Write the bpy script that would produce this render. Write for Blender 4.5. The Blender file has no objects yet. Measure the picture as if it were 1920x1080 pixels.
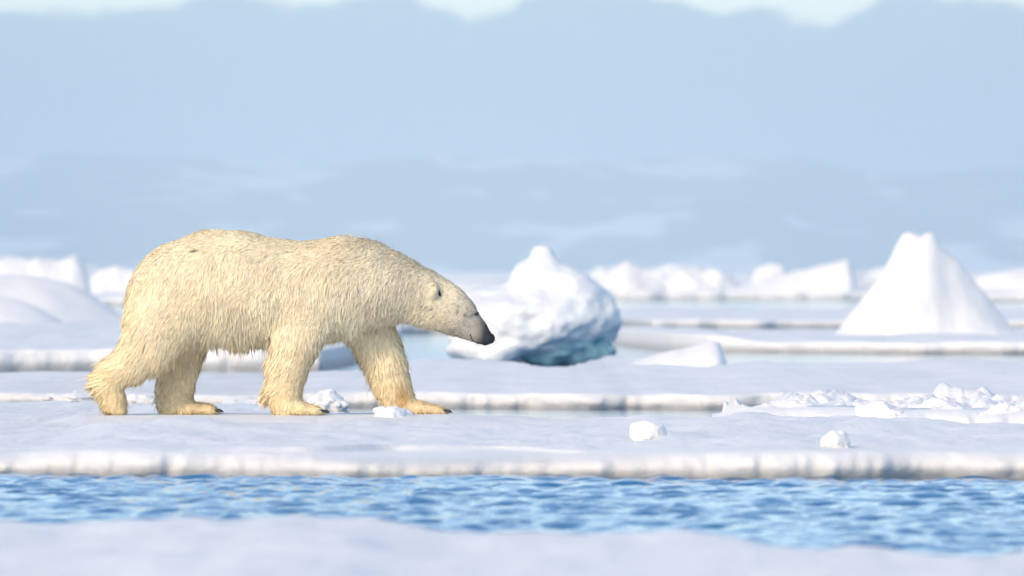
import bpy, math, random
import numpy as np
from mathutils import Vector
from mathutils.bvhtree import BVHTree
from mathutils.kdtree import KDTree

rad = math.radians
sc = bpy.context.scene
col = sc.collection
rng = np.random.default_rng(7)
random.seed(7)

# ------------------------------------------------------------------ camera
FP = 16800.0            # focal length in photo pixels (1920 wide): a 315 mm lens
HY = 508.0              # photo row of the horizon
CH = 1.12               # camera height above the sea, metres (low boat)
cam_d = bpy.data.cameras.new('camera')
cam = bpy.data.objects.new('camera', cam_d)
col.objects.link(cam)
sc.camera = cam
cam_d.sensor_width = 36.0
cam_d.lens = FP / 1920 * 36
cam.location = (0, 0, CH)
cam.rotation_euler = (rad(90) - math.atan((540 - HY) / FP), 0, 0)
cam_d.clip_start = 1.0
cam_d.clip_end = 60000
cam_d.dof.use_dof = True
cam_d.dof.focus_distance = 59.7
cam_d.dof.aperture_fstop = 4.5

# ------------------------------------------------------------------ light
SUN_EL, SUN_AZ = 30.0, 215.0        # azimuth clockwise from +Y: behind the camera, to its left
w = bpy.data.worlds.new('World'); sc.world = w; w.use_nodes = True
nt = w.node_tree; nt.nodes.clear()
N = nt.nodes.new; Lk = nt.links.new
out = N('ShaderNodeOutputWorld'); bg = N('ShaderNodeBackground')
sky = N('ShaderNodeTexSky'); sky.sky_type = 'NISHITA'; sky.sun_disc = False
sky.sun_elevation = rad(SUN_EL); sky.sun_rotation = rad(SUN_AZ)
sky.altitude = 0; sky.air_density = 1.0; sky.dust_density = 0.8; sky.ozone_density = 1.2
bg.inputs['Strength'].default_value = 0.15
# a low stratus bank all round the horizon, with a lumpy top edge
tc = N('ShaderNodeTexCoord'); sep = N('ShaderNodeSeparateXYZ'); Lk(tc.outputs['Generated'], sep.inputs[0])
mp = N('ShaderNodeMapping'); mp.inputs['Scale'].default_value = (1, 1, 1.0); Lk(tc.outputs['Generated'], mp.inputs[0])
nz = N('ShaderNodeTexNoise'); nz.inputs['Scale'].default_value = 58; nz.inputs['Detail'].default_value = 3; Lk(mp.outputs[0], nz.inputs['Vector'])
nz2 = N('ShaderNodeTexNoise'); nz2.inputs['Scale'].default_value = 22; nz2.inputs['Detail'].default_value = 2; Lk(mp.outputs[0], nz2.inputs['Vector'])
def M(op, a, b=None, c=None, T=None):
    n = (T or nt).nodes.new('ShaderNodeMath'); n.operation = op
    for i, v in enumerate((a, b, c)):
        if v is None: continue
        if isinstance(v, (int, float)): n.inputs[i].default_value = v
        else: (T or nt).links.new(v, n.inputs[i])
    return n.outputs[0]
edge = M('ADD', M('MULTIPLY', M('SUBTRACT', nz.outputs['Fac'], .5), .014), .0300)
fac = M('MULTIPLY', M('SUBTRACT', edge, sep.outputs['Z']), 900.0)
fac.node.use_clamp = True
crv = N('ShaderNodeMapRange'); crv.inputs['From Min'].default_value = -.0; crv.inputs['From Max'].default_value = .034
crv.inputs['To Min'].default_value = 0; crv.inputs['To Max'].default_value = 1
Lk(M('ADD', sep.outputs['Z'], M('MULTIPLY', M('SUBTRACT', nz2.outputs['Fac'], .5), .012)), crv.inputs['Value'])
cmix = N('ShaderNodeMix'); cmix.data_type = 'RGBA'
cmix.inputs['A'].default_value = (1.45, 2.1, 2.55, 1); cmix.inputs['B'].default_value = (2.15, 2.8, 3.0, 1)
Lk(crv.outputs[0], cmix.inputs['Factor'])
smix = N('ShaderNodeMix'); smix.data_type = 'RGBA'
Lk(fac, smix.inputs['Factor']); Lk(sky.outputs[0], smix.inputs['A']); Lk(cmix.outputs['Result'], smix.inputs['B'])
Lk(smix.outputs['Result'], bg.inputs['Color']); Lk(bg.outputs[0], out.inputs[0])

sun_d = bpy.data.lights.new('sun', 'SUN'); sun = bpy.data.objects.new('sun', sun_d); col.objects.link(sun)
sun_d.energy = 1.6; sun_d.angle = rad(11); sun_d.color = (1.0, 0.77, 0.50)
sun.rotation_euler = (rad(90 - SUN_EL), 0, rad(180 - SUN_AZ))

sc.view_settings.view_transform = 'Standard'
sc.view_settings.look = 'None'
sc.view_settings.exposure = 0.72
sc.view_settings.gamma = 1.0
sc.cycles.use_denoising = True
sc.cycles.max_bounces = 8
sc.cycles.volume_bounces = 1
sc.cycles.diffuse_bounces = 4
sc.cycles.transparent_max_bounces = 8

# ------------------------------------------------------------------ helpers
def PX(px, py, d):
    """photo pixel at distance d (metres along the view) -> world point"""
    return np.array([(px - 960) / FP * d, d, CH - (py - HY) / FP * d])

def _hash(ix, iy, iz, seed):
    with np.errstate(over='ignore'):
        n = (ix.astype(np.int64) * 374761393 + iy.astype(np.int64) * 668265263 + iz.astype(np.int64) * 2147483647 + seed * 974634777)
        n = (n ^ (n >> 13)) * 1274126177
        n = n ^ (n >> 16)
    return (n & 0xffff).astype(np.float64) / 65535.0
def vnoise(x, y, z=0.0, seed=0):
    x, y, z = np.broadcast_arrays(np.asarray(x, float), np.asarray(y, float), np.asarray(z, float))
    ix, iy, iz = np.floor(x), np.floor(y), np.floor(z)
    fx, fy, fz = x - ix, y - iy, z - iz
    fx, fy, fz = [f * f * f * (f * (f * 6 - 15) + 10) for f in (fx, fy, fz)]
    r = 0
    for a in (0, 1):
        for b in (0, 1):
            for c in (0, 1):
                r = r + _hash(ix + a, iy + b, iz + c, seed) * (fx if a else 1 - fx) * (fy if b else 1 - fy) * (fz if c else 1 - fz)
    return r * 2 - 1
def fbm(x, y, z=0.0, seed=0, oct=4, gain=.5):
    r, a, f = 0, 1.0, 1.0
    for o in range(oct):
        r = r + a * vnoise(np.asarray(x) * f + 17.3 * o, np.asarray(y) * f - 9.1 * o, np.asarray(z) * f + 3.7 * o, seed + o)
        a *= gain; f *= 2.03
    return r

def mesh_np(name, V, F, smooth=True):
    """V (n,3); F (m,4) or (m,3)"""
    me = bpy.data.meshes.new(name)
    V = np.ascontiguousarray(V, np.float32); F = np.ascontiguousarray(F, np.int32)
    k = F.shape[1]
    me.vertices.add(len(V)); me.vertices.foreach_set('co', V.ravel())
    me.loops.add(F.size); me.loops.foreach_set('vertex_index', F.ravel())
    me.polygons.add(len(F)); me.polygons.foreach_set('loop_start', np.arange(0, F.size, k, dtype=np.int32))
    me.update(calc_edges=True)
    me.polygons.foreach_set('use_smooth', np.full(len(F), smooth))
    me.validate(verbose=False)
    return me
def obj(name, me, mat=None, parent=None, loc=(0, 0, 0)):
    o = bpy.data.objects.new(name, me); col.objects.link(o)
    if mat: me.materials.append(mat)
    if parent: o.parent = parent
    o.location = loc
    return o
def tag(o, label=None, cat=None, group=None, kind=None):
    if label: o['label'] = label
    if cat: o['category'] = cat
    if group: o['group'] = group
    if kind: o['kind'] = kind
    return o
def grid_faces(nu, nv, flip=False):
    a = np.arange(nu * nv).reshape(nu, nv)
    F = np.stack([a[:-1, :-1], a[1:, :-1], a[1:, 1:], a[:-1, 1:]], -1).reshape(-1, 4)
    return F[:, ::-1] if flip else F

def surface_nets(Fv, o, h):
    s = Fv < 0
    nx, ny, nz_ = Fv.shape
    cor = [(i, j, k) for i in (0, 1) for j in (0, 1) for k in (0, 1)]
    sl = lambda i, n: slice(i, n - 1 + i)
    anyi = np.zeros((nx - 1, ny - 1, nz_ - 1), bool); alli = np.ones_like(anyi)
    for (i, j, k) in cor:
        c = s[sl(i, nx), sl(j, ny), sl(k, nz_)]; anyi |= c; alli &= c
    act = anyi & ~alli
    I = np.argwhere(act)
    idx = np.full(act.shape, -1, np.int64); idx[act] = np.arange(len(I))
    vals = np.stack([Fv[I[:, 0] + i, I[:, 1] + j, I[:, 2] + k] for (i, j, k) in cor], 1)
    P = np.zeros((len(I), 3)); cnt = np.zeros(len(I))
    C = np.array(cor, float)
    for a in range(8):
        for b in range(a + 1, 8):
            if np.abs(C[a] - C[b]).sum() != 1: continue
            fa, fb = vals[:, a], vals[:, b]; m = (fa < 0) != (fb < 0)
            t = fa[m] / (fa[m] - fb[m])
            P[m] += C[a] + t[:, None] * (C[b] - C[a]); cnt[m] += 1
    V = (I + P / cnt[:, None]) * h + np.array(o)
    Fs = []
    for ax in range(3):
        n = [nx, ny, nz_]; n[ax] -= 1
        lo = [slice(0, None)] * 3; hi = [slice(0, None)] * 3
        lo[ax] = slice(0, -1); hi[ax] = slice(1, None)
        sa, sb = s[tuple(lo)], s[tuple(hi)]
        E = np.argwhere(sa != sb)
        u, v = (ax + 1) % 3, (ax + 2) % 3
        E = E[(E[:, u] > 0) & (E[:, v] > 0) & (E[:, u] < Fv.shape[u] - 1) & (E[:, v] < Fv.shape[v] - 1)]
        q = []
        for du, dv in ((-1, -1), (0, -1), (0, 0), (-1, 0)):
            c = E.copy(); c[:, u] += du; c[:, v] += dv
            q.append(idx[c[:, 0], c[:, 1], c[:, 2]])
        q = np.stack(q, 1)
        ins = sa[E[:, 0], E[:, 1], E[:, 2]]
        q[~ins] = q[~ins][:, ::-1]
        Fs.append(q)
    return V, np.concatenate(Fs)
def smin(a, b, k):
    h = np.clip(.5 + .5 * (b - a) / k, 0, 1)
    return b + (a - b) * h - k * h * (1 - h)

# ------------------------------------------------------------------ materials
def new_mat(name):
    m = bpy.data.materials.new(name); m.use_nodes = True
    T = m.node_tree; T.nodes.clear()
    o = T.nodes.new('ShaderNodeOutputMaterial')
    return m, T, o
def principled(name, base, rough=.6, spec=.3, sss=0, sss_r=(.1, .1, .1), sss_scale=.05):
    m, T, o = new_mat(name)
    b = T.nodes.new('ShaderNodeBsdfPrincipled'); T.links.new(b.outputs[0], o.inputs[0])
    b.inputs['Base Color'].default_value = (*base, 1); b.inputs['Roughness'].default_value = rough
    b.inputs['Specular IOR Level'].default_value = spec
    if sss:
        b.inputs['Subsurface Weight'].default_value = sss; b.inputs['Subsurface Radius'].default_value = sss_r
        b.inputs['Subsurface Scale'].default_value = sss_scale
    return m, T, b
def noise_col(T, b, c1, c2, scale, lo=.35, hi=.65, detail=4, stretch=(1, 1, 1), bump=None):
    tcn = T.nodes.new('ShaderNodeTexCoord'); mpn = T.nodes.new('ShaderNodeMapping'); mpn.inputs['Scale'].default_value = stretch
    T.links.new(tcn.outputs['Object'], mpn.inputs[0])
    n = T.nodes.new('ShaderNodeTexNoise'); n.inputs['Scale'].default_value = scale; n.inputs['Detail'].default_value = detail
    T.links.new(mpn.outputs[0], n.inputs['Vector'])
    r = T.nodes.new('ShaderNodeValToRGB'); r.color_ramp.elements[0].position = lo; r.color_ramp.elements[1].position = hi
    r.color_ramp.elements[0].color = (*c1, 1); r.color_ramp.elements[1].color = (*c2, 1)
    T.links.new(n.outputs['Fac'], r.inputs[0]); T.links.new(r.outputs[0], b.inputs['Base Color'])
    if bump:
        n2 = T.nodes.new('ShaderNodeTexNoise'); n2.inputs['Scale'].default_value = bump[0]; n2.inputs['Detail'].default_value = 5
        T.links.new(tcn.outputs['Object'], n2.inputs['Vector'])
        bp = T.nodes.new('ShaderNodeBump'); bp.inputs['Strength'].default_value = bump[1]; bp.inputs['Distance'].default_value = bump[2]
        T.links.new(n2.outputs['Fac'], bp.inputs['Height']); T.links.new(bp.outputs[0], b.inputs['Normal'])
    return r
snow, T, b = principled('snow', (.86, .88, .92), .55, .25, .35, (.5, .7, 1.0), .04)
rmp = noise_col(T, b, (.74, .735, .735), (.80, .79, .78), 1.3, .3, .6, 5, (1, .35, 1), bump=(14, .35, .03))
# waterline: sea-soaked ice plus shading from dark water painted in, patchy (metres above sea)
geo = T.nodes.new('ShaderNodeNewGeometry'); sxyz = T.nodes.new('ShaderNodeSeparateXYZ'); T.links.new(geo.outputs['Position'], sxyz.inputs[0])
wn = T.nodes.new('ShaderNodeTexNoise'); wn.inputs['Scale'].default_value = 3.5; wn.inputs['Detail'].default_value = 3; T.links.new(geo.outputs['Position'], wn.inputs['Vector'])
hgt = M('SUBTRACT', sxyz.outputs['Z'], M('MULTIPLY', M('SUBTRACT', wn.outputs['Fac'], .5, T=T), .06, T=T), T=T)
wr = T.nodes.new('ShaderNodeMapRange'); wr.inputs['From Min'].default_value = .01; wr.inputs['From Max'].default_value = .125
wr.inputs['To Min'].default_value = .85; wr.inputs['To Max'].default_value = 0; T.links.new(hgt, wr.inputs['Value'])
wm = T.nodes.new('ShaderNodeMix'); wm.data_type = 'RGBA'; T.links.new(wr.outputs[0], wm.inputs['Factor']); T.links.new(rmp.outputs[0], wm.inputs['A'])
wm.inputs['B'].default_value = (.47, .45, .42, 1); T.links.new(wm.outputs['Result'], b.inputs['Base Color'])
ice, T, b = principled('old_ice', (.78, .84, .9), .4, .4, .4, (.3, .6, 1.0), .06)
noise_col(T, b, (.74, .77, .80), (.80, .80, .80), 2.2, .35, .62, 5, bump=(9, .4, .05))
blue_ice, T, b = principled('blue_ice', (.22, .48, .62), .25, .5)
noise_col(T, b, (.05, .19, .27), (.26, .45, .52), 3.0, .35, .65, 4, bump=(6, .4, .05))
wet_ice, T, b = principled('wet_ice', (.62, .66, .70), .3, .5)

# water
water, T, b = principled('sea_water', (.003, .12, .29), .05, .5)
b.inputs['IOR'].default_value = 1.33
tcn = T.nodes.new('ShaderNodeTexCoord'); mpn = T.nodes.new('ShaderNodeMapping'); mpn.inputs['Scale'].default_value = (1, .6, 1)
T.links.new(tcn.outputs['Object'], mpn.inputs[0])
n = T.nodes.new('ShaderNodeTexNoise'); n.inputs['Scale'].default_value = 9; n.inputs['Detail'].default_value = 4
T.links.new(mpn.outputs[0], n.inputs['Vector'])
bp = T.nodes.new('ShaderNodeBump'); bp.inputs['Strength'].default_value = .6; bp.inputs['Distance'].default_value = .02
T.links.new(n.outputs['Fac'], bp.inputs['Height']); T.links.new(bp.outputs[0], b.inputs['Normal'])

# mountain: dark rock with snow gullies, snowier with height
mount, T, b = principled('mountain_rock_snow', (.1, .1, .1), .8, .1)
tcn = T.nodes.new('ShaderNodeTexCoord')
mpn = T.nodes.new('ShaderNodeMapping'); mpn.inputs['Scale'].default_value = (.006, .003, .022); T.links.new(tcn.outputs['Object'], mpn.inputs[0])
n = T.nodes.new('ShaderNodeTexNoise'); n.inputs['Scale'].default_value = 1.0; n.inputs['Detail'].default_value = 4; n.inputs['Distortion'].default_value = .6
T.links.new(mpn.outputs[0], n.inputs['Vector'])
r = T.nodes.new('ShaderNodeValToRGB'); r.color_ramp.elements[0].position = .54; r.color_ramp.elements[1].position = .60
r.color_ramp.elements[0].color = (.20, .22, .25, 1); r.color_ramp.elements[1].color = (.85, .87, .9, 1)
T.links.new(n.outputs['Fac'], r.inputs[0]); T.links.new(r.outputs[0], b.inputs['Base Color'])

# ------------------------------------------------------------------ sea
def axis(lo, hi, step, far, n):
    core = np.arange(lo, hi, step)
    g = np.geomspace(1, far, n)
    return core, g
xs = np.concatenate([-np.geomspace(6, 16000, 26)[::-1], np.arange(-5.9, 5.95, .035), np.geomspace(6, 16000, 26)])
ys = np.concatenate([[-60, -10, 10, 20, 26], np.arange(29, 50.5, .05), np.geomspace(51, 16000, 60)])
X, Y = np.meshgrid(xs, ys, indexing='ij')
win = np.clip((6.2 - np.abs(X)) / .8, 0, 1) * np.clip((Y - 28) / 2, 0, 1) * np.clip((51 - Y) / 1.5, 0, 1)
Z = ((.017 * fbm(X * 4.8, Y * 6.4, 0, 3, 3)) + .005 * fbm(X * 11, Y * 8.0, 1.2, 11, 2) + .006 * fbm(X * .9, Y * .6, 3, 13, 2)) * win
sea = obj('sea', mesh_np('sea', np.stack([X, Y, Z], -1).reshape(-1, 3), grid_faces(len(xs), len(ys))), water)
tag(sea, kind='structure')

# ------------------------------------------------------------------ ice floes
def interp_px(pts, x, d_ref):
    """pts: (photo x, value); x world at reference distance"""
    p = np.array(pts, float)
    return np.interp(x, (p[:, 0] - 960) / FP * d_ref, p[:, 1])
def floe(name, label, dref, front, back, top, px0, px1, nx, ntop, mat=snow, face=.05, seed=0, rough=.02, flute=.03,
         group=None, lump=None, und=.025, cat='ice floe', undf=.5, level=None, drop=.12, bscale=1.0):
    """A floe: for each x a profile from under water up its front face, over the rim, back over the top and down.
    front, back, face, top: lists (photo x, metres) or numbers."""
    x0, x1 = (px0 - 960) / FP * dref, (px1 - 960) / FP * dref
    xs = np.linspace(x0, x1, nx)
    g = lambda p: interp_px(p, xs, dref) if isinstance(p, (list, tuple)) else np.full(nx, float(p))
    yf, yb, tp, fc = g(front), g([(960 + (a - 960) * bscale, v) for a, v in back] if isinstance(back, list) else back), g(top), g(face)
    kk = max(3, nx // 40) | 1
    sm = lambda a: np.convolve(np.pad(a, kk // 2, mode='edge'), np.hanning(kk + 2)[1:-1] / np.hanning(kk + 2).sum(), 'valid')
    yf, yb, tp, fc = sm(yf), sm(yb), sm(tp), sm(fc)
    tp = tp * (1 + .10 * fbm(xs * 1.3, seed * 1.7, 0, seed + 60, 4)); fc = fc * (1 + .15 * fbm(xs * 1.1, seed * 2.7, 0, seed + 61, 3))
    span = max(x1 - x0, 1e-6)
    yf = yf + .35 * fbm(xs * .8, seed * 3.3, 0, seed, 3) * min(1, dref / 60)
    yb = yb + (.12 if level else .5) * fbm(xs * .6, seed * 5.3, 0, seed + 5, 3) * min(1, dref / 60)
    e = np.clip(np.minimum(xs - x0, x1 - xs) / (.06 * span), 0, 1) ** .5      # rounded ends
    ym = (yf + yb) / 2
    yf = ym + (yf - ym) * np.maximum(e, .02); yb = ym + (yb - ym) * np.maximum(e, .02)
    rows = []
    nf = 14
    for k in range(nf):                                 # front face: under water -> rim
        s = k / (nf - 1)
        z = -.35 + (tp + .35) * (1 - (1 - s) ** 1.6)
        zz = np.clip(z / np.maximum(tp, .02), -1, 1)
        under = .06 * np.clip(1 - (z + .02) / (.55 * np.maximum(tp, .05)), 0, 1) ** 1.6      # melted back at the waterline
        y = yf + fc * (1 - np.sqrt(np.maximum(1 - np.clip((zz - .3) / .7, 0, 1) ** 2, 0))) + under
        y = y + flute * (fbm(xs * 5, z * 3 + seed, 0, seed + 2, 3) + .6 * vnoise(xs * 14, z * 2, 0, seed + 9)) * np.clip(zz + .4, .2, 1) * np.clip((1 - zz) / .4, 0, 1)
        rows.append((y, z))
    for k in range(1, ntop + 1):
        s = (k / (ntop + 1)) ** 1.5
        y = yf + fc + .02 + (yb - yf - fc) * s
        de = np.minimum(y - yf - fc, (yb - y)) 
        z = tp + und * fbm(xs * undf, y * undf * .6, 0, seed + 20, 4) * np.clip(de / .6, 0, 1) + rough * fbm(xs * 3.1, y * 1.6, 0, seed + 31, 4) * np.clip(de / .4, 0, 1)
        z = z - np.maximum(tp - .02, 0) * .9 * np.clip(1 - (yb - y) / np.maximum(.25, drop * (yb - yf)), 0, 1) ** 1.5
        if lump is not None: z = z + lump(xs, y)
        if level is not None:
            mk, zl = level(xs, y); z = z * (1 - mk) + zl * mk
        rows.append((y, z))
    for z in (-.1, -.35):
        rows.append((yb + .04, np.full(nx, z)))
    V = np.stack([np.stack([xs, y, np.broadcast_to(z, xs.shape)], -1) for y, z in rows], 1)
    nv = len(rows)
    o = obj(name, mesh_np(name, V.reshape(-1, 3), grid_faces(nx, nv)), mat)
    tag(o, label, cat, group)
    return o

def main_lump(x, y):
    # the floe thins to a wet edge behind the bear
    z = -.012 * np.clip((y - 61) / 5, 0, 1)
    def bump(px, py, zz, h, rx, ry):
        d = (CH - zz) * FP / (py - HY); cx = (px - 960) / FP * d
        return h * np.exp(-((x - cx) / rx) ** 2 - ((y - d) / ry) ** 2)
    z = z + bump(860, 800, .15, .07, .75, 1.2) + bump(740, 790, .15, .035, .12, .2) + bump(780, 795, .15, .03, .35, .4)
    z = z + bump(350, 800, .15, .03, .5, .6) + bump(100, 815, .15, .03, .7, .8) + bump(1400, 830, .15, .03, .5, .8)
    z = z + bump(600, 835, .15, .025, .6, 1.2) + bump(880, 840, .15, .02, .7, 1.2)
    flat = np.exp(-((x + 1.5) / 2.0) ** 4 - ((y - 60) / 1.2) ** 4)     # trodden level under the bear
    return z * (1 - .9 * flat)
def trodden(x, y):
    m_ = np.clip((1.55 - np.abs(x + 1.62)) / .35, 0, 1) * np.clip((1.6 - np.abs(y - 60)) / 1.0, 0, 1)
    return m_ * m_ * (3 - 2 * m_), .158 + .003 * fbm(x * 4, y * 3, 0, 19, 3)
floe('ice_floe', 'wide snow covered ice floe the polar bear walks on', 48.5,
     [(-900, 49.5), (0, 48.9), (640, 48.3), (960, 48.6), (1920, 48.2), (2800, 49)],
     [(-900, 71), (60, 70.5), (200, 69), (480, 66), (560, 64), (640, 62.6), (700, 61.6), (900, 61.1), (1100, 60.8), (1390, 60.8), (1430, 64), (1500, 65), (2800, 65)],
     [(-900, .13), (0, .115), (90, .14), (600, .145), (660, .14), (950, .135), (1100, .135), (1350, .15), (1920, .14), (2800, .14)],
     -900, 2800, 900, 150, face=[(-900, .35), (580, .35), (720, 1.3), (930, 1.3), (1080, .4), (1300, .25), (2800, .25)],
     seed=1, rough=.018, flute=.045, lump=main_lump, und=.022, level=trodden, drop=.03, bscale=61 / 48.5)
floe('ice_floe', 'smooth snowy floe across the blue water channel from the bear floe', 34,
     22, [(-900, 36.6), (0, 36.0), (500, 35.6), (700, 34.8), (900, 34.0), (1300, 33.3), (1500, 32.6), (1640, 31.6), (1740, 31.3), (1840, 32.4), (1920, 33.4), (2800, 34)],
     .15, -900, 2800, 420, 110, seed=2, und=.02, rough=.02)
floe('ice_floe', 'flat floe with fluted cream edge just behind the bear', 73,
     [(-700, 76), (0, 75.2), (450, 73.5), (900, 72.6), (1440, 72.2), (2600, 72)],
     [(-700, 90), (160, 88.5), (600, 90), (700, 99), (800, 101), (900, 101), (960, 98), (1010, 93), (1060, 90.5), (1110, 93), (1160, 99), (1210, 105), (1290, 102), (1400, 92), (1500, 95), (1920, 98), (2600, 98)],
     [(-700, .11), (300, .11), (700, .13), (2600, .14)], -700, 2600, 700, 90, drop=.02, face=.12, seed=3, flute=.05, rough=.01, und=.02)
floe('ice_floe', 'thick floe with bright cream edge beyond the lifted hind paw', 100, [(-700, 101), (700, 101)], [(-700, 165), (500, 160)],
     .245, -700, 680, 260, 50, face=.08, seed=4)
floe('ice_floe', 'floe carrying the tall pointed white ice pyramid', 122, [(1175, 129), (1330, 124), (1500, 122), (1920, 120), (2700, 120)], [(1175, 146), (2700, 150)],
     [(1175, .24), (1330, .24), (1420, .16), (2700, .17)], 1175, 2700, 300, 50, face=.08, seed=5)
floe('ice_floe', 'grey edged flat floe beyond the pyramid floe', 177, 177, 238, .15, 1130, 2700, 260, 30, face=.1, seed=6)
floe('ice_floe', 'snowy floe stretching out behind the rounded blue iceberg', 160, 160, [(500, 290), (1150, 290)], .22, 480, 1150, 200, 40, face=.1, seed=7)
floe('ice_floe', 'far floe with cream rim below the long tilted ice slab', 348, 348, 520, .34, 1090, 1720, 200, 24, face=.2, seed=8)
floe('ice_floe', 'far floe behind the pyramid with a long low white ridge', 340, 330, 520, .32, 1740, 2900, 200, 24, face=.2, seed=9)
floe('ice_floe', 'far floe under the low bergs left of the bear', 300, 290, 420, .3, -700, 330, 200, 24, face=.2, seed=10)
for i in range(16):                                  # the pack thins out towards the horizon
    d = 420 * 1.16 ** i
    c = 960 + random.uniform(-900, 900); wd = random.uniform(700, 1500)
    floe('ice_floe', 'thin white floe far off towards the horizon', d, d, d * 1.13, random.uniform(.3, .6), c - wd, c + wd, 120, 10,
         face=.3, seed=40 + i, group='distant floes along the horizon', rough=.06, und=.15, undf=.08)

# ------------------------------------------------------------------ ice blocks and bergs
def ridge(name, label, d, base_z, prof, depth, seed, mat=snow, cat='ice block', amp=.06, freq=2.0, res=None, p=1.3, jag=.03, group=None, lean=0.0):
    """A block whose skyline is prof (photo px) standing at distance d, `depth` metres half thickness."""
    P_ = np.array([PX(a, b_, d)[[0, 2]] for a, b_ in prof])
    x0, x1 = P_[0, 0], P_[-1, 0]
    n = res or 130
    xs = np.linspace(x0, x1, n)
    tp = np.interp(xs, P_[:, 0], P_[:, 1]) - base_z
    tp = np.convolve(np.pad(tp, 2, mode='edge'), np.ones(5) / 5, 'valid')
    tp = tp + jag * tp.max() * fbm(xs / (x1 - x0) * 14, seed, 0, seed, 3) * np.clip(tp / tp.max() * 2, 0, 1)
    tp = np.maximum(tp, 0)
    kk = n // 6 | 1
    ts = 1.10 * np.convolve(np.pad(tp, kk // 2, mode='edge'), np.hanning(kk + 2)[1:-1] / np.hanning(kk + 2).sum(), 'valid')
    m = 41
    v = np.linspace(-1, 1, m)
    Xg, Vg = np.meshgrid(xs, v, indexing='ij')
    tg = ts[:, None]; cut = tp[:, None]
    wdt = depth * (.25 + .75 * (tg / tp.max()) ** .6)
    Yg = wdt * Vg + lean * tg
    S = 1 - np.abs(Vg) ** p
    rel = amp * tp.max()
    Zg = np.minimum(tg * S, cut * (1 - .1 * np.abs(Vg))) + rel * (fbm(Xg * freq, Yg * freq, 0, seed + 3, 4) - .25) * np.clip(tg / tp.max() * 3, 0, 1) * np.clip((1 - np.abs(Vg)) * 4, 0, 1) * np.clip(np.abs(Vg) * 3 + .25, 0, 1)
    Yg = Yg + rel * fbm(Xg * freq * 1.3, Zg * freq * 1.3, 5, seed + 8, 3)
    Zg[:, 0] = Zg[:, -1] = -.08; Zg[0, :] = Zg[-1, :] = -.08
    Vt = np.stack([Xg, Yg, Zg], -1).reshape(-1, 3)
    cx = (x0 + x1) / 2
    Vt[:, 0] -= cx
    nb = len(Vt)
    F = grid_faces(n, m)
    lowv = Vt.copy(); lowv[:, 2] = -.1                     # closed underside
    F = np.concatenate([F, grid_faces(n, m, True) + nb])
    o = obj(name, mesh_np(name, np.concatenate([Vt, lowv]), F), mat, loc=(cx, d, base_z))
    return tag(o, label, cat, group)
ridge('ice_pyramid', 'tall pointed white ice pyramid with notched tip on a flat floe', 135, .17,
      [(1562, 634), (1570, 622), (1600, 580), (1650, 520), (1676, 470), (1692, 440), (1704, 433), (1716, 436), (1727, 441), (1738, 436), (1750, 436), (1760, 462), (1800, 492), (1850, 552), (1890, 605), (1912, 634)],
      1.25, 21, cat='iceberg', amp=.03, freq=1.3, p=1.1, jag=.012, res=220)
ridge('tilted_ice_slab', 'long white ice slab tilting up to a blunt right end', 365, .33, [(1365, 545), (1400, 530), (1440, 520), (1500, 506), (1560, 493), (1590, 486), (1600, 490), (1606, 540), (1608, 548)], 1.6, 22, cat='iceberg', amp=.05, freq=.6)
ridge('ice_mound', 'uneven row of white ice lumps beside the tilted slab', 372, .33, [(1110, 545), (1130, 515), (1150, 500), (1175, 495), (1200, 505), (1250, 512), (1300, 510), (1340, 505), (1365, 515), (1385, 545)], 1.5, 23, cat='ice mound', amp=.2, freq=.8, jag=.08)
ridge('ice_mound', 'long low white ridge behind the right flank of the pyramid', 352, .31, [(1790, 548), (1830, 520), (1870, 510), (1920, 503), (2100, 498), (2250, 515), (2330, 548)], 2, 24, cat='ice mound', amp=.12, freq=.7)
ridge('wedge_block', 'pale wedge of snowy ice rising to a broken right edge', 95, .13, [(1170, 690), (1190, 676), (1250, 660), (1320, 642), (1340, 639), (1350, 642), (1358, 660), (1364, 690)], .6, 25, amp=.05, jag=.02)
ridge('snow_mound', 'broad smooth snow mound left of the bear rump', 158, .22, [(-350, 606), (-250, 540), (-100, 513), (0, 514), (60, 516), (120, 530), (170, 553), (225, 590), (262, 606)], 2.2, 26, cat='snow mound', amp=.05, freq=.8, jag=.01)
ridge('snow_mound', 'smaller shaded snow mound before the broad one', 150, .22, [(-260, 608), (-160, 560), (-40, 554), (10, 558), (40, 564), (80, 582), (125, 608)], 1.4, 27, cat='snow mound', amp=.05, freq=.9, jag=.01)
ridge('iceberg', 'low white iceberg with a small spike at its end', 310, .28, [(-220, 522), (-150, 495), (-40, 488), (20, 481), (46, 480), (54, 492), (66, 484), (110, 487), (130, 490), (141, 471), (150, 482), (162, 515), (168, 526)], 2.0, 28, cat='iceberg', amp=.12, freq=.6)
ridge('ice_mound', 'small white hummock just behind the bear rump', 330, .28, [(172, 524), (190, 508), (215, 500), (250, 504), (290, 524)], 1.2, 29, cat='ice mound', amp=.15, freq=.8)
for i in range(14):
    d = 450 * 1.14 ** i
    c = random.uniform(-100, 2020); wd = random.uniform(25, 110); h = random.uniform(4, 14)
    yb_ = HY + CH * FP / d
    ridge('ice_hummock', 'little white hummock on the far pack ice', d, 0, [(c - wd, yb_), (c - wd * .5, HY - h * .4), (c - wd * .1, HY - h), (c + wd * .4, HY - h * .5), (c + wd, yb_)], 2.5, 60 + i,
          cat='ice hummock', amp=.2, freq=.4, jag=.08, group='hummocks near the horizon', res=50)

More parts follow.
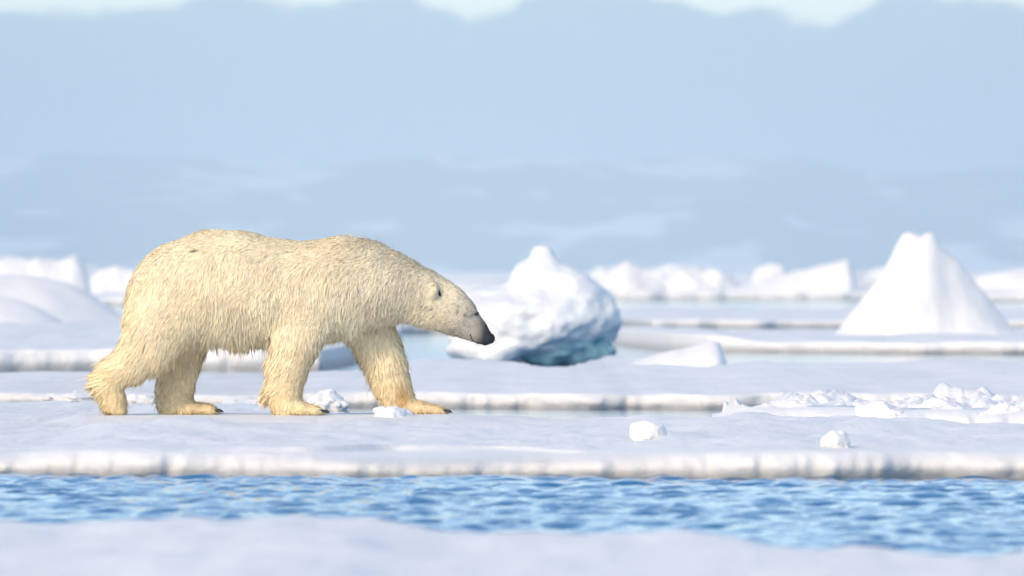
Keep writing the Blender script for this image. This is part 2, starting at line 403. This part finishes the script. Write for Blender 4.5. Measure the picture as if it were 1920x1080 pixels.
# blue iceberg behind the bear's head: implicit shape
def ell(Xg, Yg, Zg, c, r):
    k = np.sqrt(((Xg - c[0]) / r[0]) ** 2 + ((Yg - c[1]) / r[1]) ** 2 + ((Zg - c[2]) / r[2]) ** 2)
    return (k - 1) * min(r)
bd = 107.0; bs = FP / bd
def bp_(px, py): return ((px - 1010) / bs, (690 - py) / bs)
berg_root = bpy.data.objects.new('iceberg', None); col.objects.link(berg_root)
berg_root.location = PX(1010, 690, bd)
tag(berg_root, 'rounded snowy iceberg with peaked cap and teal underside behind the bear head', 'iceberg')
h = .03
gx = np.arange(-1.4, 1.15, h); gy = np.arange(-1.0, 1.0, h); gz = np.arange(-.35, 1.6, h)
Xg, Yg, Zg = np.meshgrid(gx, gy, gz, indexing='ij')
def E(px, py, rx, rz, ry, y=0):
    a, b_ = bp_(px, py); return ell(Xg, Yg, Zg, (a, y, b_), (rx / bs, ry, rz / bs))
f = E(1000, 605, 140, 68, .8)
f = smin(f, E(1085, 605, 74, 78, .55, .1), .15)
f = smin(f, E(1035, 556, 84, 50, .5, .1), .12)
f = smin(f, E(1013, 518, 50, 40, .32, .1), .12)
f = smin(f, E(1017, 488, 25, 30, .18, .1), .08)
f = smin(f, E(925, 652, 80, 40, .6, -.1), .12)
f = smin(f, E(925, 592, 88, 50, .55, .2), .12)
f = f + .045 * fbm(Xg * 1.9, Yg * 1.9, Zg * 3.0, 5, 4)
V, F = surface_nets(f, (gx[0], gy[0], gz[0]), h)
obj('snow_cap', mesh_np('snow_cap', V, F), ice, berg_root)
f = E(1052, 653, 100, 44, .56, .0)
f = smin(f, E(960, 664, 60, 16, .45, .0), .1) + .045 * fbm(Xg * 3, Yg * 3, Zg * 4, 15, 3)
V, F = surface_nets(f, (gx[0], gy[0], gz[0]), h)
o = obj('ice_foot', mesh_np('ice_foot', V, F), blue_ice, berg_root); o['label'] = 'teal bare ice underside'

# ground under a lump: height of the ice below a point
def ice_height(x, y, default):
    best = None
    for o_ in [q for q in col.objects if q.name.split('.')[0] in ('ice_floe', 'rubble_ridge')]:
        if o_.name not in _bv: _bv[o_.name] = BVHTree.FromPolygons([v.co for v in o_.data.vertices], [tuple(p.vertices) for p in o_.data.polygons])
        hit = _bv[o_.name].ray_cast(Vector((x, y, 5)), Vector((0, 0, -1)))
        if hit[0] is not None and (best is None or hit[0].z > best): best = hit[0].z
    return default if best is None or best < 0 else best
_bv = {}
# lumps and rubble on and behind the bear's floe
def chunk(name, label, px, py, d, rx, rz, seed, rough=.22, cat='snow lump', group=None, ry=None, mat=snow, hh=.012, sink=.25, ground=False):
    """irregular lump; (px,py) is its base centre"""
    if ground:                                          # stand on the ice along this line of sight
        for _ in range(6):
            z_ = ice_height((px - 960) / FP * d, d, .1)
            d = .5 * d + .5 * (CH - z_) * FP / (py - HY)
    c = PX(px, py, d); rx, rz = rx * d / FP, rz * d / FP; ry = ry or rx
    g = [np.arange(-1.5 * q, 1.5 * q, max(min(rx, rz) / 12, .004)) for q in (rx, ry, rz)]
    A, B, C_ = np.meshgrid(*g, indexing='ij')
    k = np.sqrt((A / rx) ** 2 + (B / ry) ** 2 + (C_ / rz) ** 2) - 1 + rough * fbm(A / rx * 1.4, B / ry * 1.4, C_ / rz * 1.4, seed, 4)
    V, F = surface_nets(k, [q[0] for q in g], g[0][1] - g[0][0])
    o = obj(name, mesh_np(name, V, F), mat, loc=(c[0], c[1], c[2] + rz * (1 - 2 * sink)))
    return tag(o, label, cat, group)
chunk('snow_lump', 'blocky white snow lump lying ahead of the bear', 1214, 826, 52.5, 36, 25, 3, .12, ground=True)
chunk('snow_lump', 'round white snow lump in front of the rubble ridge', 1566, 842, 50.5, 27, 23, 4, .2, ground=True)
chunk('snow_lump', 'small snow heap in front of the far front paw', 738, 790, 57.5, 42, 30, 5, .25, ground=True, ry=.2, sink=.5)
chunk('ice_chunk', 'broken ice chunk behind the near front paw', 612, 762, 68.5, 42, 28, 6, .2, sink=.5, cat='ice chunk')
chunk('ice_chunk', 'knobbly ice chunk behind the lifted hind paw', 150, 750, 73, 70, 15, 7, .25, sink=.5, cat='ice chunk')
chunk('ice_chunk', 'pointed ice chunk in the water behind the hind legs', 268, 753, 72, 34, 15, 8, .25, sink=.5, cat='ice chunk')
chunk('ice_chunk', 'flat ice chunk in the water behind the belly of the bear', 470, 764, 69, 52, 17, 9, .25, sink=.5, cat='ice chunk')
def rub_lump(x, y):
    return .07 * np.maximum(fbm(x * 2.2, y * 1.4, 0, 77, 4), -.5) + .036 * fbm(x * 8, y * 5, 0, 78, 3)
floe('rubble_ridge', 'rough crushed ice ridge along the back of the bear floe', 60, [(1345, 61), (1400, 60.2), (1600, 59.2), (1800, 57.8), (1920, 57.2), (2500, 57)],
     [(1345, 62), (1500, 64), (2500, 63)], [(1345, .13), (1420, .19), (1600, .20), (1920, .22), (2500, .2)], 1345, 2500, 700, 90, face=.7, seed=12, rough=.02, flute=.10,
     lump=rub_lump, cat='ice ridge')
chunk('snow_lump', 'bright crumbly snow lump topping the crushed ice ridge', 1648, 782, 59.0, 46, 26, 12, .25, sink=.4)
chunk('snow_lump', 'crumbly lump at the far end of the crushed ridge', 1885, 785, 58.0, 40, 24, 13, .28, sink=.38)
chunk('snow_lump', 'low crumbly lump between two higher ones on the ridge', 1735, 774, 59.4, 36, 13, 14, .28)

# ------------------------------------------------------------------ mountains and haze
md = 9000.0
n1, n2 = 420, 40
mx = np.linspace(-4200, 4200, n1); my = np.linspace(0, 2600, n2)
Xg, Yg = np.meshgrid(mx, my, indexing='ij')
tgt = 112 + 18 * fbm(Xg / 700, 0, 0, 91, 3)
Zg = tgt * np.clip(Yg / 1500, 0, 1) ** .8 + 26 * fbm(Xg / 260, Yg / 420, 0, 92, 5) * np.clip(Yg / 300, 0, 1) - 4
Zg[:, -1] = -5
mt = obj('mountains', mesh_np('mountains', np.stack([Xg, Yg + md, Zg], -1).reshape(-1, 3), grid_faces(n1, n2)), mount)
tag(mt, kind='structure')
m, T, o = new_mat('haze_air')
pv = T.nodes.new('ShaderNodeVolumePrincipled'); T.links.new(pv.outputs[0], o.inputs['Volume'])
pv.inputs['Color'].default_value = (.80, .94, 1.0, 1); pv.inputs['Density'].default_value = 0.00023
hv = np.array([(x, y, z) for x in (-16500, 16500) for y in (-100, 16500) for z in (-1.4, 190)], float)
hf = np.array([(0, 1, 3, 2), (4, 6, 7, 5), (0, 4, 5, 1), (2, 3, 7, 6), (0, 2, 6, 4), (1, 5, 7, 3)])
hz = obj('haze', mesh_np('haze', hv, hf, False), m); tag(hz, kind='stuff')

# ------------------------------------------------------------------ polar bear
S = 280.0
def B(px, py): return np.array([(px - 540) / S, (778 - py) / S])
bear = bpy.data.objects.new('polar_bear', None); col.objects.link(bear)
bear.location = ((540 - 960) / S, 60.0, CH - (778 - HY) / S)
tag(bear, 'cream furred polar bear walking with head low and one hind paw lifted', 'bear')

h = .011
gx = np.arange(-1.42, 1.43, h).astype(np.float32); gy = np.arange(-.46, .46, h).astype(np.float32); gz = np.arange(-.05, 1.31, h).astype(np.float32)
def chain(pts, k=.0, pad=.2):
    """pts: (px, py, r px in the side view, y m, half width m); union of tapered elliptical segments on the whole grid"""
    f = np.full((len(gx), len(gy), len(gz)), 1.0, np.float32)
    for a, b_ in zip(pts[:-1], pts[1:]):
        pa, pb = B(a[0], a[1]), B(b_[0], b_[1]); ra, rb = a[2] / S, b_[2] / S
        lox, hix = min(pa[0] - ra, pb[0] - rb) - pad, max(pa[0] + ra, pb[0] + rb) + pad
        loz, hiz = min(pa[1] - ra, pb[1] - rb) - pad, max(pa[1] + ra, pb[1] + rb) + pad
        i0, i1 = np.searchsorted(gx, [lox, hix]); k0, k1 = np.searchsorted(gz, [loz, hiz])
        X = gx[i0:i1][:, None, None]; Y = gy[None, :, None]; Z = gz[k0:k1][None, None, :]
        ab = pb - pa; L2 = max(ab @ ab, 1e-9)
        t = np.clip(((X - pa[0]) * ab[0] + (Z - pa[1]) * ab[1]) / L2, 0, 1)
        r_ = ra + (rb - ra) * t; yc = a[3] + (b_[3] - a[3]) * t; w_ = a[4] + (b_[4] - a[4]) * t
        q2 = ((X - pa[0] - ab[0] * t) ** 2 + (Z - pa[1] - ab[1] * t) ** 2) / r_ ** 2 + ((Y - yc) / w_) ** 2
        d = (np.sqrt(q2) - 1) * np.minimum(r_, w_)
        sub = f[i0:i1, :, k0:k1]
        f[i0:i1, :, k0:k1] = smin(sub, d, k) if k else np.minimum(sub, d)
    return f
trunk = chain([(322, 566, 86, 0, .26), (345, 551, 99, 0, .30), (400, 533, 102, 0, .335), (450, 536, 102, 0, .345), (500, 541, 95, 0, .34), (550, 546, 93, 0, .32),
               (600, 543, 91, 0, .30), (645, 535, 91, 0, .275), (680, 534, 83, 0, .25), (715, 537, 71, 0, .215), (750, 540, 56, 0, .18), (790, 552, 49, 0, .155),
               (818, 568, 47, 0, .135), (838, 578, 44, 0, .13), (858, 591, 37.5, 0, .118), (876, 607, 28.5, 0, .088), (893, 619.5, 22, 0, .066), (908, 631, 15, 0, .056), (916, 636, 9, 0, .04)], .012)
nearf = chain([(600, 540, 66, -.17, .12), (578, 590, 54, -.20, .12), (556, 640, 43, -.205, .105), (539, 690, 38, -.205, .095), (535, 728, 32, -.205, .088), (537, 752, 28, -.205, .088)], .02)
nearfp = chain([(532, 762, 17, -.205, .085), (565, 766, 13.5, -.21, .10), (592, 770, 9.5, -.215, .095), (602, 772, 6.5, -.215, .08)], .01)
farf = chain([(660, 560, 60, .15, .12), (690, 610, 48, .17, .11), (708, 650, 41, .175, .10), (722, 685, 37, .175, .095), (734, 720, 34, .175, .09), (745, 748, 31, .175, .09)], .02)
farfp = chain([(738, 763, 17, .175, .09), (785, 766, 14, .17, .105), (820, 771, 9.5, .165, .10), (831, 773, 6.5, .165, .085)], .01)
nearh = chain([(318, 560, 78, -.13, .15), (304, 605, 66, -.16, .15), (283, 645, 53, -.18, .12), (250, 678, 37, -.185, .095), (216, 698, 29, -.185, .085), (207, 728, 25, -.185, .08), (216, 752, 23, -.185, .085), (229, 768, 12, -.185, .08)], .02)
farh = chain([(330, 580, 75, .13, .14), (335, 640, 50, .165, .115), (332, 690, 37, .17, .10), (328, 725, 34, .17, .095), (326, 748, 32, .17, .092)], .02)
farhp = chain([(312, 763, 17, .17, .09), (355, 766, 14, .165, .10), (390, 769, 10.5, .16, .095), (402, 772, 6.5, .16, .08)], .01)
leg = lambda a, p: smin(a, p, .035)
f = trunk
f = smin(f, leg(nearf, nearfp), .05); f = smin(f, leg(farf, farfp), .05)
f = smin(f, nearh, .05); f = smin(f, leg(farh, farhp), .05)
# ears
X = gx[:, None, None]; Y = gy[None, :, None]; Z = gz[None, None, :]
def eli(px, py, y, rx, ry, rz):
    c = B(px, py); return (np.sqrt(((X - c[0]) / rx) ** 2 + ((Y - y) / ry) ** 2 + ((Z - c[1]) / rz) ** 2) - 1) * min(rx, ry, rz)
for s_ in (-1, 1):
    f = smin(f, eli(816, 545, .140 * s_, .024, .040, .054), .016)
    f = smin(f, eli(888, 584, .062 * s_, .03, .02, .014), .015)          # brow
# toes: rounded knuckles and shallow grooves between them
for (px, py, yc, wd_) in ((597, 769, -.213, .085), (826, 771, .165, .09), (396, 769, .16, .085), (226, 768, -.185, .07)):
    for q in (-.8, -.4, 0, .4, .8):
        f = smin(f, eli(px - abs(q) * 8, py - .5, yc + q * wd_, .036, .021, .029), .012)
for (px, py, yc, wd_) in ((600, 771, -.213, .085), (829, 772, .165, .09), (400, 771, .16, .085)):
    for q in (-.5, 0, .5):
        f = np.maximum(f, -eli(px + 4, py - 6, yc + q * wd_, .05, .007, .022))
V, F = surface_nets(f, (gx[0], gy[0], gz[0]), h)
bmesh_ = mesh_np('body', V, F)
V = V.astype(np.float64)

# fur colour over the body: cream, yellower legs and paws, grey face, dark muzzle
def to_px(P): return P[:, 0] * S + 540, 778 - P[:, 2] * S
def coat(P):
    px, py = to_px(P)
    c = np.tile(np.array([.97, .85, .61]), (len(P), 1))
    pat = fbm(P[:, 0] * 3, P[:, 1] * 3, P[:, 2] * 3, 4, 4)
    yel = np.clip((py - 610) / 130, 0, 1) * .75 + np.clip((270 - px) / 60, 0, 1) * .3 + .25 * pat
    yel = np.clip(yel, 0, 1)[:, None]
    c = c * (1 - yel) + np.array([.92, .745, .45]) * yel
    pale = np.clip((px - 560) / 150, 0, 1) * np.clip((640 - py) / 80, 0, 1)
    c = c * (1 - .45 * pale[:, None]) + np.array([.94, .87, .71]) * .45 * pale[:, None]
    stain = np.exp(-((px - 752) / 14) ** 2 - ((py - 742) / 22) ** 2)[:, None] * (P[:, 1:2] > 0)
    c = c * (1 - .7 * stain) + np.array([.62, .33, .08]) * .7 * stain
    s = np.where(py < 662, (px - 835) * .827 + (py - 576) * .562, -99)          # along the head
    g = np.clip((s + 5) / 55, 0, 1)[:, None] * .72
    c = c * (1 - g) + np.array([.52, .48, .43]) * g
    tv = (px - 835) * .562 - (py - 576) * .827                       # above the head axis
    dk = (np.clip((s - 64 + .38 * tv) / 24, 0, 1) ** 1.1)[:, None]
    c = c * (1 - dk) + np.array([.055, .055, .065]) * dk
    fleck = np.clip(fbm(P[:, 0] * 75, P[:, 1] * 60, P[:, 2] * 95, 8, 2) * 1.5 - .1, 0, 1) * np.clip((px - 700) / 140, 0, 1) * (py < 662)
    c = c * (1 - .30 * fleck[:, None])
    spot = np.exp(-((px - 368) / 6) ** 2 - ((py - 470) / 2.2) ** 2)[:, None] * (P[:, 1:2] < 0)
    c = c * (1 - .85 * spot)
    for (a, b_, r1, r2) in ((893, 587.5, 5.5, 3.6), (872.5, 590, 2.4, 3.5), (858, 585, 2.2, 3), (802, 576, 2, 4), (812, 578, 1.6, 3.5), (792, 573, 2, 3)):
        sp = np.exp(-((px - a) / r1) ** 2 - ((py - b_) / r2) ** 2)[:, None] * (P[:, 1:2] < 0)
        c = c * (1 - .75 * sp)
    return np.clip(c, 0, 1)
def set_col(me, C):
    a = me.color_attributes.new('coat', 'FLOAT_COLOR', 'POINT')
    a.data.foreach_set('color', np.concatenate([C, np.ones((len(C), 1))], 1).astype(np.float32).ravel())
def coat_mat(name, transl, rough):
    m, T, o = new_mat(name)
    at = T.nodes.new('ShaderNodeAttribute'); at.attribute_name = 'coat'
    b = T.nodes.new('ShaderNodeBsdfPrincipled'); b.inputs['Roughness'].default_value = rough; b.inputs['Specular IOR Level'].default_value = .15
    T.links.new(at.outputs['Color'], b.inputs['Base Color'])
    if transl:
        t = T.nodes.new('ShaderNodeBsdfTranslucent'); T.links.new(at.outputs['Color'], t.inputs[0])
        mx_ = T.nodes.new('ShaderNodeMixShader'); mx_.inputs[0].default_value = transl
        T.links.new(b.outputs[0], mx_.inputs[1]); T.links.new(t.outputs[0], mx_.inputs[2]); T.links.new(mx_.outputs[0], o.inputs[0])
    else: T.links.new(b.outputs[0], o.inputs[0])
    return m
set_col(bmesh_, coat(V) * .82)
body = obj('body', bmesh_, coat_mat('bear_skin', 0, .8), bear)

# ---- fur strands
tri = np.concatenate([F[:, [0, 1, 2]], F[:, [0, 2, 3]]])
A_, B_, C_ = V[tri[:, 0]], V[tri[:, 1]], V[tri[:, 2]]
cr = np.cross(B_ - A_, C_ - A_); ar = np.linalg.norm(cr, axis=1) * .5
vn = np.zeros_like(V)
for k in range(3): np.add.at(vn, tri[:, k], cr)
for _ in range(6):                                                   # smooth the normals a little
    acc = vn.copy()
    for k in range(4): np.add.at(acc, F[:, k], vn[F[:, (k + 1) % 4]])
    vn = acc / np.maximum(np.linalg.norm(acc, axis=1, keepdims=True), 1e-9)
NS = 260000
cen = (A_ + B_ + C_) / 3
px_, py_ = to_px(cen)
wgt = ar * np.where(cen[:, 1] > .12, .75, 1.0) * (1 + 1.6 * np.clip((px_ - 800) / 40, 0, 1))
wgt *= (cen[:, 2] > .012) * (((px_ - 893) / 5.5) ** 2 + ((py_ - 588) / 4.2) ** 2 > 1) * (((px_ - 824.5) / 3.2) ** 2 + ((py_ - 549) / 7) ** 2 > 1)
pick = rng.choice(len(tri), NS, p=wgt / wgt.sum())
r1 = np.sqrt(rng.random(NS)); r2 = rng.random(NS)
wa, wb, wc = 1 - r1, r1 * (1 - r2), r1 * r2
R = A_[pick] * wa[:, None] + B_[pick] * wb[:, None] + C_[pick] * wc[:, None]
Nn = vn[tri[pick, 0]] * wa[:, None] + vn[tri[pick, 1]] * wb[:, None] + vn[tri[pick, 2]] * wc[:, None]
Nn /= np.linalg.norm(Nn, axis=1, keepdims=True)
px_, py_ = to_px(R)
# guide: photo x, y, direction right, down, length m, lift
G = np.array([
    (238, 530, -.2, 1, .035, .25), (260, 490, -.5, 1, .03, .2), (330, 450, -1, .5, .025, .2), (400, 432, -1, .2, .025, .2), (500, 445, -1, .2, .025, .2), (600, 452, -1, .35, .03, .3),
    (650, 445, -.9, .5, .035, .45), (700, 460, -.8, .7, .04, .5), (760, 490, -.8, .6, .038, .45), (330, 520, -.55, 1, .04, .2), (420, 500, -.45, 1, .04, .2), (520, 510, -.35, 1, .04, .2),
    (600, 520, -.35, 1, .04, .25), (380, 580, -.45, 1, .042, .2), (450, 590, -.2, 1, .046, .2), (500, 600, -.2, 1, .046, .2), (430, 650, -.05, 1, .075, .2), (480, 652, -.1, 1, .075, .2), (390, 645, -.2, 1, .06, .2),
    (280, 600, -.6, .9, .04, .2), (235, 600, -.35, 1, .05, .4), (320, 650, -.6, .8, .042, .2), (250, 680, -.8, .5, .04, .2), (200, 690, -.9, .3, .04, .25), (183, 715, -1, .05, .075, .5), (190, 740, -.6, .7, .04, .35),
    (225, 745, -.3, 1, .035, .25), (230, 768, .2, 1, .018, .2), (330, 700, -.1, 1, .045, .25), (295, 730, -.25, 1, .05, .35), (360, 730, .05, 1, .03, .25), (380, 766, .8, .5, .024, .35), (300, 765, -.2, 1, .03, .3),
    (560, 600, -.4, 1, .045, .2), (540, 660, -.45, 1, .045, .2), (505, 690, -.6, .9, .045, .28), (500, 730, -.75, .9, .08, .45), (550, 730, -.25, 1, .03, .2), (515, 762, -.3, 1, .035, .3), (570, 768, .7, .5, .024, .35), (600, 771, 1, .4, .018, .35),
    (620, 620, -.2, 1, .04, .25), (660, 630, -.15, 1, .042, .25), (700, 600, -.25, 1, .036, .28), (680, 540, -.4, 1, .042, .35), (740, 590, -.4, 1, .035, .25), (720, 660, .05, 1, .05, .35), (750, 650, .3, 1, .045, .4), (700, 720, -.2, 1, .045, .3),
    (745, 730, .2, 1, .035, .25), (725, 765, -.1, 1, .03, .3), (790, 766, .8, .5, .024, .35), (825, 772, 1, .4, .018, .35),
    (760, 540, -.6, .9, .035, .35), (790, 560, -.6, .8, .03, .3), (800, 605, -.7, .6, .035, .35), (840, 625, -.7, .5, .024, .3), (850, 585, -.85, .5, .017, .22), (850, 540, -.9, -.3, .015, .25), (880, 560, -.7, -.5, .011, .25),
    (870, 620, -.9, .4, .014, .25), (890, 600, -.8, .1, .007, .2), (905, 625, -.8, .0, .004, .2), (918, 635, -.8, 0, .002, .2)])
dd = (px_[:, None] - G[None, :, 0]) ** 2 + (py_[:, None] - G[None, :, 1]) ** 2 + 60
ww = dd ** -1.6; ww /= ww.sum(1, keepdims=True)
gd = ww @ G[:, 2:6]
wob = fbm(R[:, 0] * 6, R[:, 1] * 6, R[:, 2] * 6, 51, 3) * .35
D = np.stack([gd[:, 0] + wob * gd[:, 1], np.zeros(NS), -gd[:, 1] + wob * gd[:, 0]], 1)
D += rng.normal(0, .09, (NS, 3))
keep = np.clip(1 - gd[:, 3] * .9, .4, .92) * (1 - .85 * np.clip(-Nn[:, 2] * 1.3, 0, 1) * (py_ < 700) * (px_ < 790))
dn = (D * Nn).sum(1)
D -= Nn * (dn * np.where(dn < 0, 1.0, keep))[:, None]
D /= np.maximum(np.linalg.norm(D, axis=1, keepdims=True), 1e-6)
Ln = gd[:, 2] * .92 * (.5 + .85 * rng.random(NS) ** 1.3) * (1 + .25 * fbm(R[:, 0] * 9, R[:, 1] * 9, R[:, 2] * 9, 33, 2))
lift = gd[:, 3] * (.7 + .6 * rng.random(NS))
fly = rng.random(NS) < .03
Ln = np.where(fly, Ln * 1.45, Ln); lift = np.where(fly, lift * 1.8 + .1, lift)
Ln = np.minimum(Ln, np.maximum(R[:, 2] * 1.2 + .016, .014))
def strand(s):
    p = R + (Ln * s)[:, None] * D + (Ln * lift * 1.12 * (s - .45 * s * s))[:, None] * Nn
    p[:, 2] -= Ln * .14 * s * s
    return p
tip = strand(1.0)
# clumps: tips gather towards a leader strand
NC = 30000
lead = rng.choice(NS, NC, replace=False)
kd = KDTree(NC)
stretch = R + D * .0
for i, q in enumerate(lead): kd.insert(Vector(R[q]), i)
kd.balance()
own = np.array([lead[kd.find(Vector(p))[1]] for p in R])
cl = (.42 + .42 * rng.random(NS)) * ~fly * np.clip(Ln / .02, .2, 1)
pts = []
for s in (0.0, .38, .72, 1.0):
    p = strand(s)
    if s > 0:
        q = R[own] + (p[own] - R[own])
        p = p + (q - p) * (cl * s ** 1.3)[:, None]
    pts.append(p)
Wd = np.cross(Nn, D); Wd /= np.maximum(np.linalg.norm(Wd, axis=1, keepdims=True), 1e-6)
ang = rng.normal(0, .55, NS)[:, None]
Wv = Wd * np.cos(ang) + Nn * np.sin(ang)
w0 = (.0014 + .0010 * rng.random(NS)) * np.clip(Ln / .025, .55, 1.15)
VV = np.empty((NS, 7, 3))
for k, wk in enumerate((1.0, .9, .6)):
    VV[:, 2 * k] = pts[k] - Wv * (w0 * wk)[:, None]
    VV[:, 2 * k + 1] = pts[k] + Wv * (w0 * wk)[:, None]
VV[:, 6] = pts[3]
base = (np.arange(NS) * 7)[:, None]
FT = np.concatenate([base + np.array(t)[None] for t in ((0, 2, 1), (1, 2, 3), (2, 4, 3), (3, 4, 5), (4, 6, 5))])
# winding so that the face looks out of the skin
gn = np.cross(VV[:, 2] - VV[:, 0], VV[:, 1] - VV[:, 0])
flip = ((gn * Nn).sum(1) < 0)
fl = np.tile(flip, 5)
FT[fl] = FT[fl][:, [0, 2, 1]]
fm = mesh_np('fur', VV.reshape(-1, 3), FT)
gn /= np.maximum(np.linalg.norm(gn, axis=1, keepdims=True), 1e-9); gn[flip] *= -1
sn = Nn * .8 + gn * .45; sn /= np.linalg.norm(sn, axis=1, keepdims=True)
fm.normals_split_custom_set_from_vertices(np.repeat(sn, 7, 0).astype(np.float32))
cc = coat(R) * (.82 + .26 * rng.random(NS))[:, None] * (.89 + .22 * rng.random(NS)[own])[:, None] * (1 + .10 * fbm(R[:, 0] * 5, R[:, 1] * 5, R[:, 2] * 3, 71, 4))[:, None]
warm = rng.random(NS)[:, None]
cc = cc * (1 + (warm - .5) * np.array([.02, -.02, -.14]))
ccv = np.repeat(cc[:, None], 7, 1)
set_col(fm, np.clip(ccv.reshape(-1, 3), 0, 1))
fur = obj('fur', fm, coat_mat('bear_fur', .15, .6), bear)

# ---- face details and claws
bvh = BVHTree.FromPolygons([Vector(v) for v in V], F.tolist())
def skin(px, py, side=-1):
    c = B(px, py)
    loc, nrm, i_, d_ = bvh.ray_cast(Vector((c[0], 2.0 * side, c[1])), Vector((0, -side, 0)))
    return (np.array(loc), np.array(nrm)) if loc is not None else (np.array([c[0], 0, c[1]]), np.array([0, side, 0]))
black, T, b = principled('black_skin', (.012, .012, .014), .5, .25)
noise_col(T, b, (.006, .006, .007), (.016, .016, .018), 60, .3, .7, 3, bump=(220, .4, .002))
eyem, _, _ = principled('eye_dark', (.02, .012, .008), .08, .6)
clawm, T, b = principled('claw_horn', (.05, .035, .025), .35, .5)
def sdf_part(name, fn, lo, hi, hh, mat):
    g = [np.arange(a, b_, hh) for a, b_ in zip(lo, hi)]
    A, Bq, Cq = np.meshgrid(*g, indexing='ij')
    V_, F_ = surface_nets(fn(A, Bq, Cq), lo, hh)
    return obj(name, mesh_np(name, V_, F_), mat, bear)
for side in (-1, 1):
    p, n_ = skin(893, 588, side)
    c = p - n_ * .001
    sdf_part('eye', lambda a, b_, z: ell(a, b_, z, c, (.020, .013, .0145)), c - .026, c + .026, .002, eyem)
    p, n_ = skin(824, 549, side)
    c = p + np.array([0, side * .004, 0])
    sdf_part('ear_opening', lambda a, b_, z: ell(a + .3 * (z - c[2]), b_, z, c, (.009, .014, .026)), c - .05, c + .05, .004, black)
    pl = [(882, 627), (884, 634), (888, 639.5), (895, 643.5), (904, 646)]
    Pm = [skin(a, min(b_, 645), side)[0] for a, b_ in pl]
    def mouth(a, b_, z):
        f_ = np.full(a.shape, 9.0)
        for q0, q1 in zip(Pm[:-1], Pm[1:]):
            ab = q1 - q0; t = np.clip(((a - q0[0]) * ab[0] + (b_ - q0[1]) * ab[1] + (z - q0[2]) * ab[2]) / (ab @ ab), 0, 1)
            f_ = np.minimum(f_, np.sqrt((a - q0[0] - ab[0] * t) ** 2 + (b_ - q0[1] - ab[1] * t) ** 2 + (z - q0[2] - ab[2] * t) ** 2) - .0042)
        return f_
    lo = np.min(Pm, 0) - .015; hi = np.max(Pm, 0) + .015
    sdf_part('lip', mouth, lo, hi, .003, black)
cn = B(919.5, 634.5)
def nose(a, b_, z):
    f_ = ell(a, b_, z, (cn[0] - .001, 0, cn[1]), (.032, .043, .036))
    f_ = smin(f_, ell(a, b_, z, (cn[0] - .035, 0, cn[1] - .022), (.03, .034, .026)), .015)
    for s_ in (-1, 1): f_ = np.maximum(f_, -ell(a, b_, z, (cn[0] + .018, .024 * s_, cn[1] - .004), (.014, .009, .008)))
    return f_
sdf_part('nose', nose, np.array([cn[0] - .08, -.06, cn[1] - .06]), np.array([cn[0] + .05, .06, cn[1] + .05]), .004, black)
def claw(px, py, y, ln=.045):
    c = B(px, py); n_ = 8; rows = []
    for k in range(7):
        s = k / 6; r_ = .0115 * (1 - s) ** .7 + .0005
        cx, cz = c[0] + ln * s, c[1] + .006 * math.sin(s * 2.6) - .016 * s * s
        for q in range(n_):
            an = 2 * math.pi * q / n_
            rows.append((cx + r_ * math.sin(an) * .4 * s, y + r_ * math.cos(an), cz + r_ * math.sin(an)))
    Fq = [(k * n_ + q, k * n_ + (q + 1) % n_, (k + 1) * n_ + (q + 1) % n_, (k + 1) * n_ + q) for k in range(6) for q in range(n_)]
    obj('claw', mesh_np('claw', np.array(rows), np.array(Fq)), clawm, bear)
for (px, py, yc, wd_) in ((601, 770, -.213, .085), (829, 771, .165, .09), (399, 770, .16, .085)):
    for q in (-.78, -.4, 0, .4, .78):
        claw(px + 7 - abs(q) * 9, py + .5, yc + q * wd_ * 1.05, .045)
for q in (-.7, -.35, 0, .35, .7):
    claw(230, 774, -.185 + q * .07, .02)
